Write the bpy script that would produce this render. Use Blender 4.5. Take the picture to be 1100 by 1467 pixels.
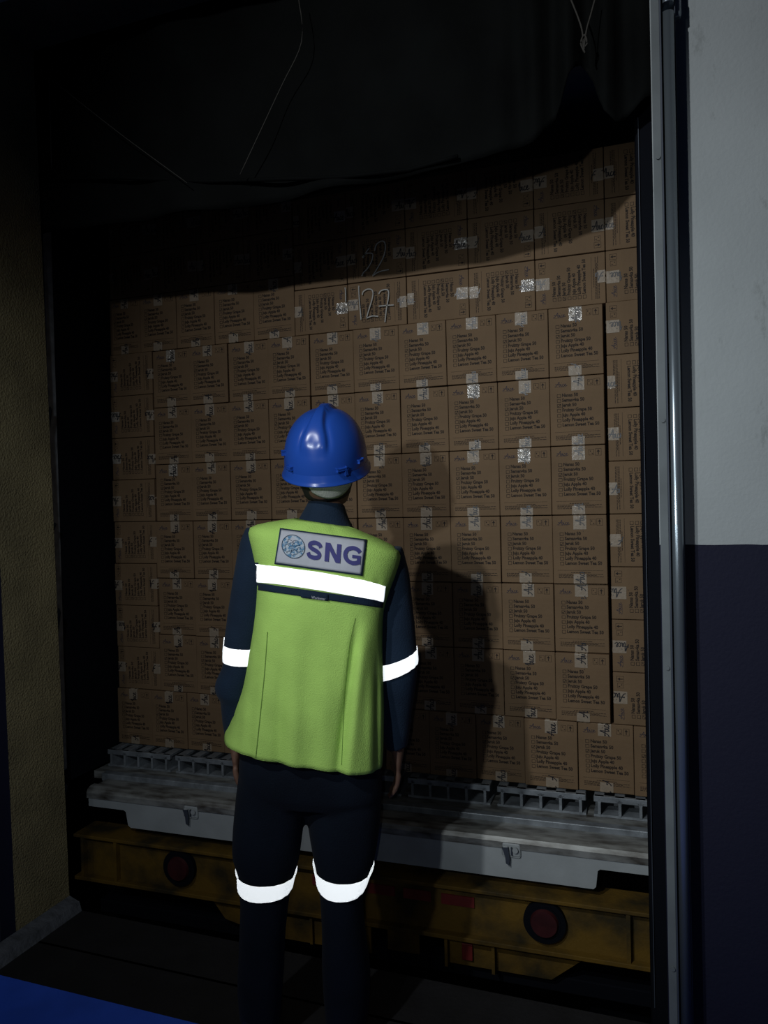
import bpy, bmesh, math, random
from mathutils import Vector, Matrix
random.seed(7)
for o in list(bpy.data.objects): bpy.data.objects.remove(o)
sc = bpy.context.scene
COL = sc.collection
V = Vector
# ------------------------------------------------------------------ camera
FPX, YAW, PITCH, ROLL = 1100.0, .3497, .0142, -.0237
CAM = V((0, 0, 1.45))
cy_, sy_ = math.cos(YAW), math.sin(YAW)
FW = V((-sy_*math.cos(PITCH), cy_*math.cos(PITCH), -math.sin(PITCH)))
ri0 = V((cy_, sy_, 0)); up0 = ri0.cross(FW)
RI = math.cos(ROLL)*ri0 + math.sin(ROLL)*up0
UP = -math.sin(ROLL)*ri0 + math.cos(ROLL)*up0
cd = bpy.data.cameras.new('camera'); cam = bpy.data.objects.new('camera', cd); COL.objects.link(cam)
cd.sensor_fit = 'VERTICAL'; cd.sensor_height = 36; cd.sensor_width = 27; cd.lens = 36*FPX/1467
cam.matrix_world = Matrix(((RI.x, UP.x, -FW.x, 0), (RI.y, UP.y, -FW.y, 0), (RI.z, UP.z, -FW.z, CAM.z), (0, 0, 0, 1)))
cd.clip_start = .02
sc.camera = cam
# ------------------------------------------------------------------ world, lights, exposure
w = bpy.data.worlds.new('night'); sc.world = w; w.use_nodes = True
w.node_tree.nodes['Background'].inputs[0].default_value = (.45, .6, 1.0, 1)
w.node_tree.nodes['Background'].inputs[1].default_value = .013
def spot(name, loc, target, watts, cone, blend, radius, col):
    l = bpy.data.lights.new(name, 'SPOT'); l.energy = watts; l.spot_size = math.radians(cone); l.spot_blend = blend
    l.shadow_soft_size = radius; l.color = col
    o = bpy.data.objects.new(name, l); COL.objects.link(o); o.location = loc
    o.rotation_euler = (V(target)-V(loc)).to_track_quat('-Z', 'Y').to_euler(); return o
spot('hand_torch', (-.86, -.25, 1.86), (-.20, 2.3, 1.30), 80, 62, 1.0, .03, (.9, .97, 1.0))
spot('dock_lamp', (-1.46, -1.0, 3.45), (-.02, 2.3, 1.72), 215, 72, 1.0, .05, (.95, .98, 1.0))
spot('phone_flash', (-.03, -.01, 1.47), (-.8, 2.2, .95), 7.5, 80, .9, .006, (.9, .96, 1.0))
spot('left_fill_spot', (-.35, -.05, 2.0), (-2.25, 1.6, 1.05), 50, 64, 1.0, .05, (.85, .93, 1.0))  # added unseen fill, brightens the blue floor, left reveal and sill
vs = sc.view_settings
sc.display_settings.display_device = 'sRGB'
vs.view_transform = 'Standard'; vs.look = 'None'; vs.exposure = 0.0; vs.gamma = 1; vs.use_curve_mapping = False

# ------------------------------------------------------------------ measuring helpers
def ray(x, y): return FW + RI*((x-550)/FPX) - UP*((y-733.5)/FPX)
def onY(x, y, Y): d = ray(x, y); return CAM + d*(Y/d.y)
def dep(x, y, D): return CAM + ray(x, y)*D
# ------------------------------------------------------------------ materials
MATS = {}
def mat(name, col, rough=.7, metal=0.0, spec=.5, noise=0.0, nscale=30.0, bump=0.0, bscale=80.0, coat=0.0, col2=None, stretch=None, sheen=0, detail=4, contrast=None):
    m = bpy.data.materials.new(name); m.use_nodes = True; nt = m.node_tree; N = nt.nodes; L = nt.links
    b = N['Principled BSDF']; b.inputs['Base Color'].default_value = (*col, 1)
    b.inputs['Roughness'].default_value = rough; b.inputs['Metallic'].default_value = metal
    b.inputs['Specular IOR Level'].default_value = spec; b.inputs['Coat Weight'].default_value = coat
    b.inputs['Coat Roughness'].default_value = .12; b.inputs['Sheen Weight'].default_value = sheen
    tc = N.new('ShaderNodeTexCoord'); mp = N.new('ShaderNodeMapping'); L.new(tc.outputs['Object'], mp.inputs[0])
    if stretch: mp.inputs['Scale'].default_value = stretch
    if noise or col2:
        n = N.new('ShaderNodeTexNoise'); n.inputs['Scale'].default_value = nscale; n.inputs['Detail'].default_value = detail
        L.new(mp.outputs[0], n.inputs['Vector'])
        r = N.new('ShaderNodeValToRGB'); L.new(n.outputs[0], r.inputs[0]); L.new(r.outputs[0], b.inputs['Base Color'])
        lo, hi = contrast or (.3, .7)
        r.color_ramp.elements[0].position = lo; r.color_ramp.elements[1].position = hi
        c2 = col2 or tuple(c*(1-noise) for c in col)
        r.color_ramp.elements[0].color = (*c2, 1); r.color_ramp.elements[1].color = (*col, 1)
    if bump:
        n2 = N.new('ShaderNodeTexNoise'); n2.inputs['Scale'].default_value = bscale; n2.inputs['Detail'].default_value = 3
        L.new(mp.outputs[0], n2.inputs['Vector'])
        bp = N.new('ShaderNodeBump'); bp.inputs['Strength'].default_value = bump; bp.inputs['Distance'].default_value = .01
        L.new(n2.outputs[0], bp.inputs['Height']); L.new(bp.outputs[0], b.inputs['Normal'])
        if coat: L.new(bp.outputs[0], b.inputs['Coat Normal'])
    MATS[name] = m; return m
M_card = mat('kraft_card', (.160, .102, .054), .75, noise=.22, nscale=7, bump=.12, bscale=40, spec=.3)
M_card_side = mat('kraft_card_side', (.16, .097, .054), .85, noise=.2, nscale=9, spec=.2)
M_ink = mat('print_ink', (.018, .013, .011), .7, spec=.2)
M_inkb = mat('print_ink_blue', (.028, .026, .042), .7, spec=.2)
M_tape = mat('tape', (.25, .20, .145), .5, spec=.45, bump=.12, bscale=90, coat=.05, noise=.15, nscale=60)
M_tape_shiny = mat('glossy_tape', (.28, .25, .21), .22, spec=.9, bump=.7, bscale=70, coat=.9)
M_script = mat('tape_script', (.01, .01, .014), .4)
M_chalk = mat('chalk', (.42, .42, .4), .9, noise=.35, nscale=400)
M_white = mat('wall_white', (.43, .45, .465), .8, noise=.12, nscale=2.2, bump=.15, bscale=120, detail=8, spec=.3)
M_ochre = mat('reveal_ochre_render', (.24, .20, .10), .75, noise=.4, nscale=5, bump=.9, bscale=140, spec=.5)
M_steel = mat('galvanised_steel', (.27, .32, .36), .27, metal=.75, noise=.25, nscale=14, stretch=(1, 1, .15))
M_dark = mat('black_rubber', (.004, .005, .008), .8, spec=.06)
M_rail_in = mat('dark_steel', (.04, .05, .07), .6, metal=.2)  # darker steel for rail webs, pad edge strip and lock bolts
M_strip = mat('dull_zinc_strip', (.12, .14, .15), .7, noise=.3, nscale=9)
M_tarp = mat('black_tarpaulin', (.0045, .0053, .0053), .8, spec=.05, noise=.4, nscale=5, bump=.25, bscale=25)
M_cord = mat('grey_cord', (.035, .033, .028), .8)
M_alu = mat('scuffed_aluminium', (.26, .29, .32), .5, metal=.35, noise=.5, nscale=22, bump=.15, bscale=90, detail=8)
M_wpaint = mat('white_truck_paint', (.33, .36, .37), .55, noise=.18, nscale=9, detail=9, bump=.05)
M_sillm = mat('worn_sill_metal', (.27, .28, .27), .5, metal=.3, col2=(.055, .048, .04), nscale=11, stretch=(1, 3, 3), detail=9, contrast=(.3, .62))
M_yellow = mat('yellow_chassis_paint', (.125, .072, .011), .7, spec=.2, col2=(.03, .023, .010), nscale=7, detail=9, contrast=(.36, .6), bump=.15)
M_red = mat('red_lamp_lens', (.05, .009, .011), .45, noise=.5, nscale=20, spec=.5)
M_redr = mat('red_reflector', (.15, .013, .012), .6, noise=.3, nscale=30)
M_pit = mat('dark_steel_plate', (.012, .012, .014), .7, noise=.5, nscale=9, bump=.2, bscale=60)
M_blue = mat('blue_floor_paint', (.04, .15, .95), .6, noise=.25, nscale=6, detail=8, bump=.08, bscale=160)
M_concrete = mat('concrete_kerb', (.12, .13, .15), .8, noise=.5, nscale=25, bump=.4)
M_navy = mat('navy_workwear', (.0105, .023, .046), .85, spec=.15, noise=.3, nscale=8, bump=.25, bscale=260, sheen=.03)
M_navy2 = mat('navy_trousers', (.0055, .009, .017), .85, spec=.1, noise=.3, nscale=8, bump=.25, bscale=260, sheen=.02)
M_vest = mat('lime_vest_fabric', (.42, .67, .15), .8, noise=.10, nscale=18, bump=.35, bscale=420, spec=.2)
M_seam = mat('lime_seam', (.14, .26, .04), .85)
M_bandm = mat('silver_reflective_tape', (1.0, 1.0, 1.0), .55, spec=1.0, bump=.05, bscale=200)
def retro():
    # glass-bead tape: returns light towards where it is looked at from, so its lobe is centred on the viewing direction
    nt = M_bandm.node_tree; N = nt.nodes; L = nt.links; b = N['Principled BSDF']
    gl = N.new('ShaderNodeBsdfGlossy'); gl.inputs['Roughness'].default_value = .30; gl.inputs['Color'].default_value = (1, 1, 1, 1)
    ge = N.new('ShaderNodeNewGeometry'); L.new(ge.outputs['Incoming'], gl.inputs['Normal'])
    mx = N.new('ShaderNodeMixShader'); mx.inputs[0].default_value = .72
    L.new(b.outputs[0], mx.inputs[1]); L.new(gl.outputs[0], mx.inputs[2]); L.new(mx.outputs[0], N['Material Output'].inputs['Surface'])
retro()
M_patch = mat('grey_badge_cloth', (.40, .42, .47), .85, noise=.08, nscale=60)
M_pborder = mat('navy_badge_border', (.012, .03, .06), .8)
M_letters = mat('indigo_lettering', (.035, .035, .16), .8)
M_globe = mat('globe_print', (.36, .42, .48), .8, col2=(.06, .17, .30), nscale=150, detail=6, contrast=(.42, .56))
M_helmet = mat('blue_helmet_plastic', (.015, .066, .35), .27, spec=.45)
M_skin = mat('skin', (.16, .085, .055), .6, noise=.15, nscale=30)
M_hair = mat('black_hair', (.012, .011, .010), .7)
M_boot = mat('black_boot_leather', (.010, .010, .011), .5)
def mesh_weave():
    m = mat('white_hair_net', (.42, .43, .40), .9)
    nt = m.node_tree; N = nt.nodes; L = nt.links; b = N['Principled BSDF']
    tc = N.new('ShaderNodeTexCoord'); v = N.new('ShaderNodeTexVoronoi'); v.inputs['Scale'].default_value = 420
    v.inputs['Randomness'].default_value = .15
    L.new(tc.outputs['Object'], v.inputs['Vector'])
    r = N.new('ShaderNodeValToRGB'); L.new(v.outputs['Distance'], r.inputs[0])
    r.color_ramp.elements[0].color = (.05, .06, .06, 1); r.color_ramp.elements[0].position = .25
    r.color_ramp.elements[1].color = (.7, .7, .66, 1); r.color_ramp.elements[1].position = .5
    L.new(r.outputs[0], b.inputs['Base Color']); return m
M_net = mesh_weave()
def two_tone_wall():
    m = mat('painted_wall', (.31, .34, .35), .8, noise=.14, nscale=3, bump=.12, bscale=120, detail=8, spec=.3)
    nt = m.node_tree; N = nt.nodes; L = nt.links; b = N['Principled BSDF']
    old = b.inputs['Base Color'].links[0].from_socket
    g = N.new('ShaderNodeNewGeometry'); s = N.new('ShaderNodeSeparateXYZ'); L.new(g.outputs['Position'], s.inputs[0])
    nz = N.new('ShaderNodeTexNoise'); nz.inputs['Scale'].default_value = 9; L.new(g.outputs['Position'], nz.inputs['Vector'])
    ma = N.new('ShaderNodeMath'); ma.operation = 'MULTIPLY_ADD'; ma.inputs[1].default_value = .008; L.new(nz.outputs[0], ma.inputs[0]); L.new(s.outputs['Z'], ma.inputs[2])
    gt = N.new('ShaderNodeMath'); gt.operation = 'GREATER_THAN'; gt.inputs[1].default_value = 1.333; L.new(ma.outputs[0], gt.inputs[0])
    # scuffs: a few smeared stains low on the white part
    st = N.new('ShaderNodeTexNoise'); st.inputs['Scale'].default_value = 5.5; st.inputs['Detail'].default_value = 10; st.inputs['Roughness'].default_value = .7
    mp = N.new('ShaderNodeMapping'); mp.inputs['Scale'].default_value = (3, 1, 1.2); L.new(g.outputs['Position'], mp.inputs[0]); L.new(mp.outputs[0], st.inputs['Vector'])
    sr = N.new('ShaderNodeValToRGB'); L.new(st.outputs[0], sr.inputs[0])
    sr.color_ramp.elements[0].position = .26; sr.color_ramp.elements[0].color = (.6, .6, .58, 1)
    sr.color_ramp.elements[1].position = .40; sr.color_ramp.elements[1].color = (1, 1, 1, 1)
    mul = N.new('ShaderNodeMix'); mul.data_type = 'RGBA'; mul.blend_type = 'MULTIPLY'; mul.inputs[0].default_value = 1
    L.new(old, mul.inputs[6]); L.new(sr.outputs[0], mul.inputs[7])
    mx = N.new('ShaderNodeMix'); mx.data_type = 'RGBA'
    mx.inputs[6].default_value = (.0042, .0052, .019, 1); L.new(mul.outputs[2], mx.inputs[7]); L.new(gt.outputs[0], mx.inputs[0])
    L.new(mx.outputs[2], b.inputs['Base Color']); return m
M_wall = two_tone_wall()

# ------------------------------------------------------------------ mesh helpers
def link(name, me, parent=None, mats=()):
    o = bpy.data.objects.new(name, me); COL.objects.link(o)
    for m in mats: me.materials.append(m)
    if parent: o.parent = parent
    return o
def tag(o, label=None, cat=None, group=None, kind=None):
    if label: o['label'] = label
    if cat: o['category'] = cat
    if group: o['group'] = group
    if kind: o['kind'] = kind
    return o
def empty(name, loc=(0, 0, 0), rz=0.0):
    o = bpy.data.objects.new(name, None); COL.objects.link(o); o.location = loc; o.rotation_euler = (0, 0, rz)
    o.empty_display_size = .1
    return o
def mk(name, verts, faces, m, parent=None, smooth=False):
    me = bpy.data.meshes.new(name); me.from_pydata([tuple(v) for v in verts], [], faces); me.update()
    bm = bmesh.new(); bm.from_mesh(me); bmesh.ops.recalc_face_normals(bm, faces=bm.faces); bm.to_mesh(me); bm.free()
    if smooth:
        for p in me.polygons: p.use_smooth = True
    ms = m if isinstance(m, (list, tuple)) else [m]
    return link(name, me, parent, ms)
class MB:
    def __init__(s): s.bm = bmesh.new()
    def box(s, x0, x1, y0, y1, z0, z1, bev=0.0, mi=0, seg=2):
        r = bmesh.ops.create_cube(s.bm, size=1)
        vs_ = r['verts']
        for v in vs_:
            v.co = V((x0 + (v.co.x+.5)*(x1-x0), y0 + (v.co.y+.5)*(y1-y0), z0 + (v.co.z+.5)*(z1-z0)))
        fs = {f for v in vs_ for f in v.link_faces}
        for f in fs: f.material_index = mi
        if bev:
            es = list({e for v in vs_ for e in v.link_edges})
            bmesh.ops.bevel(s.bm, geom=es, offset=bev, segments=seg, affect='EDGES', profile=.5)
        return s
    def prism(s, pts, axis, a, b, mi=0):
        """extrude a 2D outline along axis between a and b"""
        def p3(p, t):
            if axis == 'y': return (p[0], t, p[1])
            if axis == 'x': return (t, p[0], p[1])
            return (p[0], p[1], t)
        A = [s.bm.verts.new(p3(p, a)) for p in pts]; B = [s.bm.verts.new(p3(p, b)) for p in pts]
        n = len(pts); fs = [s.bm.faces.new(A), s.bm.faces.new(B[::-1])]
        for i in range(n): fs.append(s.bm.faces.new((A[i], A[(i+1) % n], B[(i+1) % n], B[i])))
        for f in fs: f.material_index = mi
        return s
    def cyl(s, c, r, h, axis='y', seg=32, r2=None, mi=0):
        m = Matrix.Translation(c)
        if axis == 'y': m = m @ Matrix.Rotation(math.radians(90), 4, 'X')
        if axis == 'x': m = m @ Matrix.Rotation(math.radians(90), 4, 'Y')
        rr = bmesh.ops.create_cone(s.bm, cap_ends=True, segments=seg, radius1=r, radius2=r if r2 is None else r2, depth=h, matrix=m)
        for f in {f for v in rr['verts'] for f in v.link_faces}: f.material_index = mi
        return s
    def tube(s, pts, r, seg=8):
        pts = [V(p) for p in pts]; rings = []
        for i, p in enumerate(pts):
            d = (pts[min(i+1, len(pts)-1)] - pts[max(i-1, 0)]).normalized()
            a = d.cross(V((0, 0, 1))); a = a.normalized() if a.length > 1e-3 else V((1, 0, 0)); b = d.cross(a).normalized()
            rings.append([s.bm.verts.new(p + (a*math.cos(2*math.pi*k/seg) + b*math.sin(2*math.pi*k/seg))*r) for k in range(seg)])
        for i in range(len(rings)-1):
            for k in range(seg): s.bm.faces.new((rings[i][k], rings[i][(k+1) % seg], rings[i+1][(k+1) % seg], rings[i+1][k]))
        s.bm.faces.new(rings[0]); s.bm.faces.new(rings[-1][::-1]); return s
    def build(s, name, m, parent=None, smooth=False):
        bmesh.ops.recalc_face_normals(s.bm, faces=s.bm.faces)
        me = bpy.data.meshes.new(name); s.bm.to_mesh(me); s.bm.free()
        if smooth:
            for p in me.polygons: p.use_smooth = True
        return link(name, me, parent, m if isinstance(m, (list, tuple)) else [m])
def text2d(s, size=1.0, bold=.0, sx=1.0, align='LEFT', width=None):
    """text as flat triangles: list of 2D points, faces"""
    c = bpy.data.curves.new('t', 'FONT'); c.body = s; c.size = size; c.offset = bold; c.resolution_u = 2; c.align_x = align; c.fill_mode = 'FRONT'
    o = bpy.data.objects.new('t', c); COL.objects.link(o)
    dg = bpy.context.evaluated_depsgraph_get(); dg.update()
    me = bpy.data.meshes.new_from_object(o.evaluated_get(dg))
    P = [(v.co.x*sx, v.co.y) for v in me.vertices]; F = [tuple(p.vertices) for p in me.polygons]
    bpy.data.objects.remove(o); bpy.data.curves.remove(c); bpy.data.meshes.remove(me)
    if width:
        x0 = min(p[0] for p in P); x1 = max(p[0] for p in P); k = width/(x1-x0)
        P = [((p[0]-x0)*k, p[1]) for p in P]
    return P, F
def smooth_line(pts, n=6):
    pts = [V(p) for p in pts]; out = []
    for i in range(len(pts)-1):
        p0 = pts[max(i-1, 0)]; p1 = pts[i]; p2 = pts[i+1]; p3 = pts[min(i+2, len(pts)-1)]
        for k in range(n):
            t = k/n
            out.append(.5*((2*p1) + (-p0+p2)*t + (2*p0-5*p1+4*p2-p3)*t*t + (-p0+3*p1-3*p2+p3)*t**3))
    out.append(pts[-1]); return out
def ribbon2d(pts, wd, keep=None):
    """flat stroke of width wd along a 2D polyline"""
    P = []; F = []; prev = None
    for i, p in enumerate(pts):
        d = (pts[min(i+1, len(pts)-1)]-pts[max(i-1, 0)])
        d = d.normalized() if d.length > 1e-9 else V((1, 0))
        nrm = V((-d.y, d.x))*wd/2
        ok = keep is None or keep(p)
        if ok:
            P += [tuple(p+nrm), tuple(p-nrm)]; cur = len(P)-2
            if prev is not None: F.append((prev, prev+1, cur+1, cur))
            prev = cur
        else: prev = None
    return P, F
# cursive word used on cartons and tape, in a 1.4 x 1 box
AICE = [[(-.05, .02), (.12, .1), (.32, .55), (.46, 1.0), (.47, .6), (.46, .1), (.5, .0), (.58, .1)],
        [(.12, .38), (.05, .48), (.3, .45), (.62, .42)],
        [(.58, .1), (.68, .5), (.68, .12), (.74, .03), (.82, .12)], [(.735, .72), (.75, .78)],
        [(1.0, .42), (.93, .5), (.84, .32), (.85, .08), (.95, .02), (1.06, .15)],
        [(1.06, .15), (1.2, .36), (1.18, .5), (1.09, .42), (1.08, .12), (1.18, .02), (1.36, .16)]]

# ------------------------------------------------------------------ the building shell
XL, XR, YF, YB, ZT = -2.053, -.012, 1.955, 2.2, 3.10
def struct(o): o['kind'] = 'structure'; return o
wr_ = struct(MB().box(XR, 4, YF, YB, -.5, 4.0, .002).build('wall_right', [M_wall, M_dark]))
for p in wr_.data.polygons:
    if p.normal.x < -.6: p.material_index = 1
mb = MB().prism([(-6, -.5), (XL, -.5), (XL, 0), (XL-.05, ZT), (XL-.05, 4.0), (-6, 4.0)], 'y', YF, YB); wl = struct(mb.build('wall_left', [M_wall, M_ochre]))
for p in wl.data.polygons:
    if p.normal.x > .9: p.material_index = 1
mb = MB().box(XL-.05, XR, YF, YB, ZT, 4.0); wt = struct(mb.build('wall_top', [M_wall, M_ochre]))
for p in wt.data.polygons:
    if p.normal.z < -.9: p.material_index = 1
fl = struct(MB().box(-6, 4, -2.5, 1.81, -.12, 0).build('floor', M_blue))
struct(MB().box(-6, 4, 1.8105, 1.9995, -.12, -.002).box(XL+.001, XR-.001, 1.99, 2.2, -.12, -.002).build('floor_threshold', M_pit))
struct(MB().prism([(XL+.001, -.002), (XL+.055, -.002), (XL+.045, .03), (XL+.001, .045)], 'y', 1.83, 2.199).build('trim_1', M_concrete))
struct(MB().box(-3.6, 1.6, 2.2005, 4.7, -1.25, -1.2).build('floor_yard', M_pit))

struct(MB().box(-3.6, -3.5, 2.2005, 4.6, -1.2, 4.0).build('wall_blackout_left', M_pit))  # added dark enclosure, blocks the pale world glow around the truck
struct(MB().box(1.5, 1.6, 2.2005, 4.6, -1.2, 4.0).build('wall_blackout_right', M_pit))
struct(MB().box(-3.6, 1.6, 4.6, 4.7, -1.2, 4.0).build('wall_blackout_far', M_pit))
struct(MB().box(-3.6, 1.6, 2.2005, 4.7, 4.0, 4.1).build('ceiling_blackout', M_pit))  # added top of the dark enclosure, shuts out world light
struct(MB().box(-3.5, 1.5, 2.03, 2.195, -1.25, -.121).build('wall_dock_face', M_pit))

# ------------------------------------------------------------------ steel guide rails on the wall face
def guide_rail(x, label, mirror=1):
    r = empty('guide_rail', (x, YF, 0)); tag(r, label, 'rail', 'steel guide rails of the dock door')
    def bx(m, a, b, *rest): a, b = a*mirror, b*mirror; m.box(min(a, b), max(a, b), *rest)
    m = MB(); bx(m, 0, .018, -.075, -.071, 0, 3.6, .001)
    for z in (.35, 1.05, 1.62, 2.22, 2.8): m.cyl((.010*mirror, -.0765, z), .005, .004, 'y', 12)
    m.build('mounting_strip', M_strip, r)
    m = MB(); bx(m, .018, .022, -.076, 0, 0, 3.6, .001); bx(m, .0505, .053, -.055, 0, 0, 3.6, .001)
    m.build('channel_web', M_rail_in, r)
    m = MB()
    pts = []
    for k in range(17):
        a = math.pi*k/16
        pts.append(((.0365 - .0135*math.cos(a))*mirror, -.060 - .0135*math.sin(a)))
    pts += [((.050)*mirror, -.02), (.023*mirror, -.02)]
    m.prism(pts, 'z', 0, 2.55 if mirror > 0 else 3.6)
    m.build('round_channel', M_steel, r, True)
    m = MB(); m.prism(pts, 'z', 2.57, 3.6); bx(m, .018, .066, -.04, -.02, 2.55, 2.6, .004)
    m.build('upper_channel', M_steel, r)
    return r
guide_rail(XR+.003, 'galvanised steel door guide rail running up beside the white and navy wall')
guide_rail(XL-.05, 'dark steel door guide rail at the left picture edge beside the ochre reveal', -1)
# black seal pads behind the opening
m = MB().prism([(-.060, 2.29), (-.056, 2.276), (.2, 2.276), (.2, 2.32), (-.060, 2.32)], 'z', -1.0, 3.5)
pad = empty('dock_seal_pad', (0, 0, 0)); tag(pad, 'black dock seal pad between the cartons and the right steel rail', 'seal', 'dock seal pads')
m.build('pad', M_dark, pad)
MB().box(-.050, -.048, 2.270, 2.2755, 0, 2.5).build('edge_strip', M_rail_in, pad)
padl = empty('dock_seal_pad', (0, 0, 0)); tag(padl, 'thin black rubber dock seal behind the ochre reveal on the left', 'seal', 'dock seal pads')
MB().box(-2.3, -2.175, 2.276, 2.295, -1.0, 3.5).build('pad', M_dark, padl)
for z, h in ((1.68, .14), (1.35, .05), (.93, .16), (.35, .1)):
    XF = XL-.05*z/3.1
    MB().prism([(XF-.02, z), (XF+.006, z+h*.9), (XF-.001, z+h), (XF-.02, z+h*.8)], 'y', 2.203, 2.208).build('torn_flap', M_dark, padl)

# ------------------------------------------------------------------ head curtain (tarpaulin)
fold = [(-2.25, 2.64), (-2.02, 2.62), (-1.75, 2.58), (-1.4, 2.51), (-.93, 2.445), (-.70, 2.43), (-.48, 2.45)]
edge = [(-2.25, 2.45), (-2.02, 2.455), (-1.75, 2.445), (-1.4, 2.43), (-1.15, 2.425), (-.93, 2.43), (-.70, 2.425), (-.48, 2.447), (-.33, 2.47), (-.27, 2.53), (-.225, 2.62), (-.19, 2.66), (-.165, 2.60), (-.14, 2.50), (-.10, 2.46), (-.03, 2.52), (.1, 2.55)]
def lerp_tab(tab, x):
    if x <= tab[0][0]: return tab[0][1]
    for (a, b), (c, d) in zip(tab, tab[1:]):
        if x <= c: return b + (d-b)*(x-a)/(c-a)
    return tab[-1][1]
nx, nz = 150, 46; vv = []; ff = []
for i in range(nx+1):
    x = -2.25 + 2.3*i/nx; zb = lerp_tab(edge, x)
    for j in range(nz+1):
        t = j/nz; z = zb + (3.5-zb)*t
        g = math.exp(-((x+.19)/.16)**2)*math.exp(-((z-2.68)/.28)**2)
        y = 2.222 + .012*math.sin(x*9+1.3*math.sin(z*4)) + .006*math.sin(x*23+z*11) + .035*g*math.sin(x*62) + .012*math.exp(-t*18)*math.sin(x*14)
        vv.append((x, y, z))
for i in range(nx):
    for j in range(nz):
        a = i*(nz+1)+j; ff.append((a, a+nz+1, a+nz+2, a+1))
curt = empty('dock_curtain', (-1.1, 2.24, 2.5)); tag(curt, 'black tarpaulin head curtain hanging above the cartons, tied up at right', 'curtain')
def unpar(o, p): o.parent = p; o.matrix_parent_inverse = Matrix.Translation(-V(p.location)) if p.rotation_euler.z == 0 else p.matrix_basis.inverted(); return o
ct = unpar(mk('curtain_sheet', vv, ff, M_tarp, None, True), curt)
md = ct.modifiers.new('s', 'SOLIDIFY'); md.thickness = .003; md.offset = 1
hemp = [V((x, 2.212, lerp_tab(fold, x)+.012)) for x in [-2.2+.05*k for k in range(34)]]
unpar(MB().tube(hemp, .007).build('rope_hem', M_tarp, None, True), curt)
def cord(pts, r=.0025):
    P = smooth_line([onY(x, y, Y) for x, y, Y in pts], 5)
    unpar(MB().tube(P, r, 6).build('tie_cord', M_cord, None, True), curt)
cord([(818, 0, 2.16), (828, 25, 2.16), (834, 45, 2.155), (836, 74, 2.15)])
cord([(852, 0, 2.16), (846, 22, 2.16), (840, 44, 2.155), (836, 74, 2.15)])
cord([(834, 70, 2.155), (841, 62, 2.15), (837, 50, 2.15), (832, 62, 2.15), (838, 76, 2.15)])
cord([(70, 112, 2.17), (72, 170, 2.17), (74, 240, 2.17)], .0018)
cord([(74, 114, 2.17), (170, 190, 2.17), (268, 262, 2.17)], .0014)
cord([(428, 0, 2.17), (432, 60, 2.17), (400, 130, 2.17), (344, 250, 2.17)], .0016)

# ------------------------------------------------------------------ the truck
TR = math.radians(1.6)
truck = empty('refrigerated_truck', (-1.05, 2.42, -1.2), TR)
tag(truck, 'white refrigerated truck body backed up to the opening with yellow chassis', 'truck')
OX, OY, OZ = 1.05, -2.42, 1.2
class TB(MB):       # coordinates given in world axes before the truck's small turn
    def build(s, name, m, parent=truck, smooth=False):
        for v in s.bm.verts: v.co += V((OX, OY, OZ))
        return super().build(name, m, parent, smooth)
TXL, TXR, FZ = -2.205, .13, .447
# floor grating: extruded panels with T ribs and a joined front edge
def grating(x0, n, pitch=.066):
    g = TB(); y0, y1 = 2.612, 3.35; wd = n*pitch
    for k in range(n+1):
        xs = x0 + k*pitch
        g.box(xs-.0045, xs+.0045, y0, y1, FZ-.062, FZ-.008)
        g.box(max(x0-.018, xs-.0165), min(x0+wd+.018, xs+.0165), y0+.001, y1, FZ-.0125, FZ, .002, seg=1)
        if k < n:   # rounded shoulders of each opening
            for sgn, xe in ((1, xs+.0045), (-1, xs+pitch-.0045)):
                pts = [(xe, FZ-.012)] + [(xe + sgn*.012*(1-math.cos(a)), FZ-.012-.012*(1-math.sin(a))) for a in [math.pi/2*q/4 for q in range(4, -1, -1)]]
                g.prism(pts, 'y', y0, y0+.05)
    g.box(x0-.018, x0+wd+.018, y0, y0+.016, FZ-.020, FZ, .002, seg=1)
    for k in range(1, 6): g.box(x0-.018, x0+wd+.018, y0+.08*k+.03, y0+.08*k+.038, FZ-.012, FZ-.001)
    g.box(x0-.018, x0+wd+.018, y0+.004, y1, FZ-.070, FZ-.062)
    g.build('floor_grating', M_alu)
for x0, n in ((-2.165, 4), (-1.84, 4), (-1.515, 4), (-1.19, 4), (-.865, 4), (-.54, 4), (-.215, 4)): grating(x0, n)
TB().box(TXL, TXR, 2.555, 3.35, FZ-.10, FZ-.0705).build('floor_pan', M_sillm)
TB().box(TXL+.06, TXR-.03, 2.525, 2.56, FZ-.098, FZ-.066, .003).build('threshold_strip', M_alu)
TB().box(TXL+.085, TXR-.03, 2.43, 2.53, FZ-.12, FZ-.086, .004).build('step_plate', M_sillm)
TB().prism([(2.405, FZ-.098), (2.412, FZ-.085), (2.43, FZ-.078), (2.45, FZ-.078), (2.45, FZ-.13), (2.405, FZ-.118)], 'x', TXL+.085, TXR-.02).build('sill_lip', M_sillm, smooth=False)
sx0, sx1 = TXL+.090, TXR-.02
pz = FZ-.112
out = [(sx0, pz), (sx1, pz), (sx1, .296), (-.205, .296), (-.212, .290), (-.218, .24), (-.226, .232), (-1.925, .232), (-1.936, .24), (-1.945, .290), (-1.955, .296), (sx0, .296)]
sp = TB().prism(out, 'y', 2.41, 2.45).build('rear_sill_panel', M_wpaint)
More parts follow.
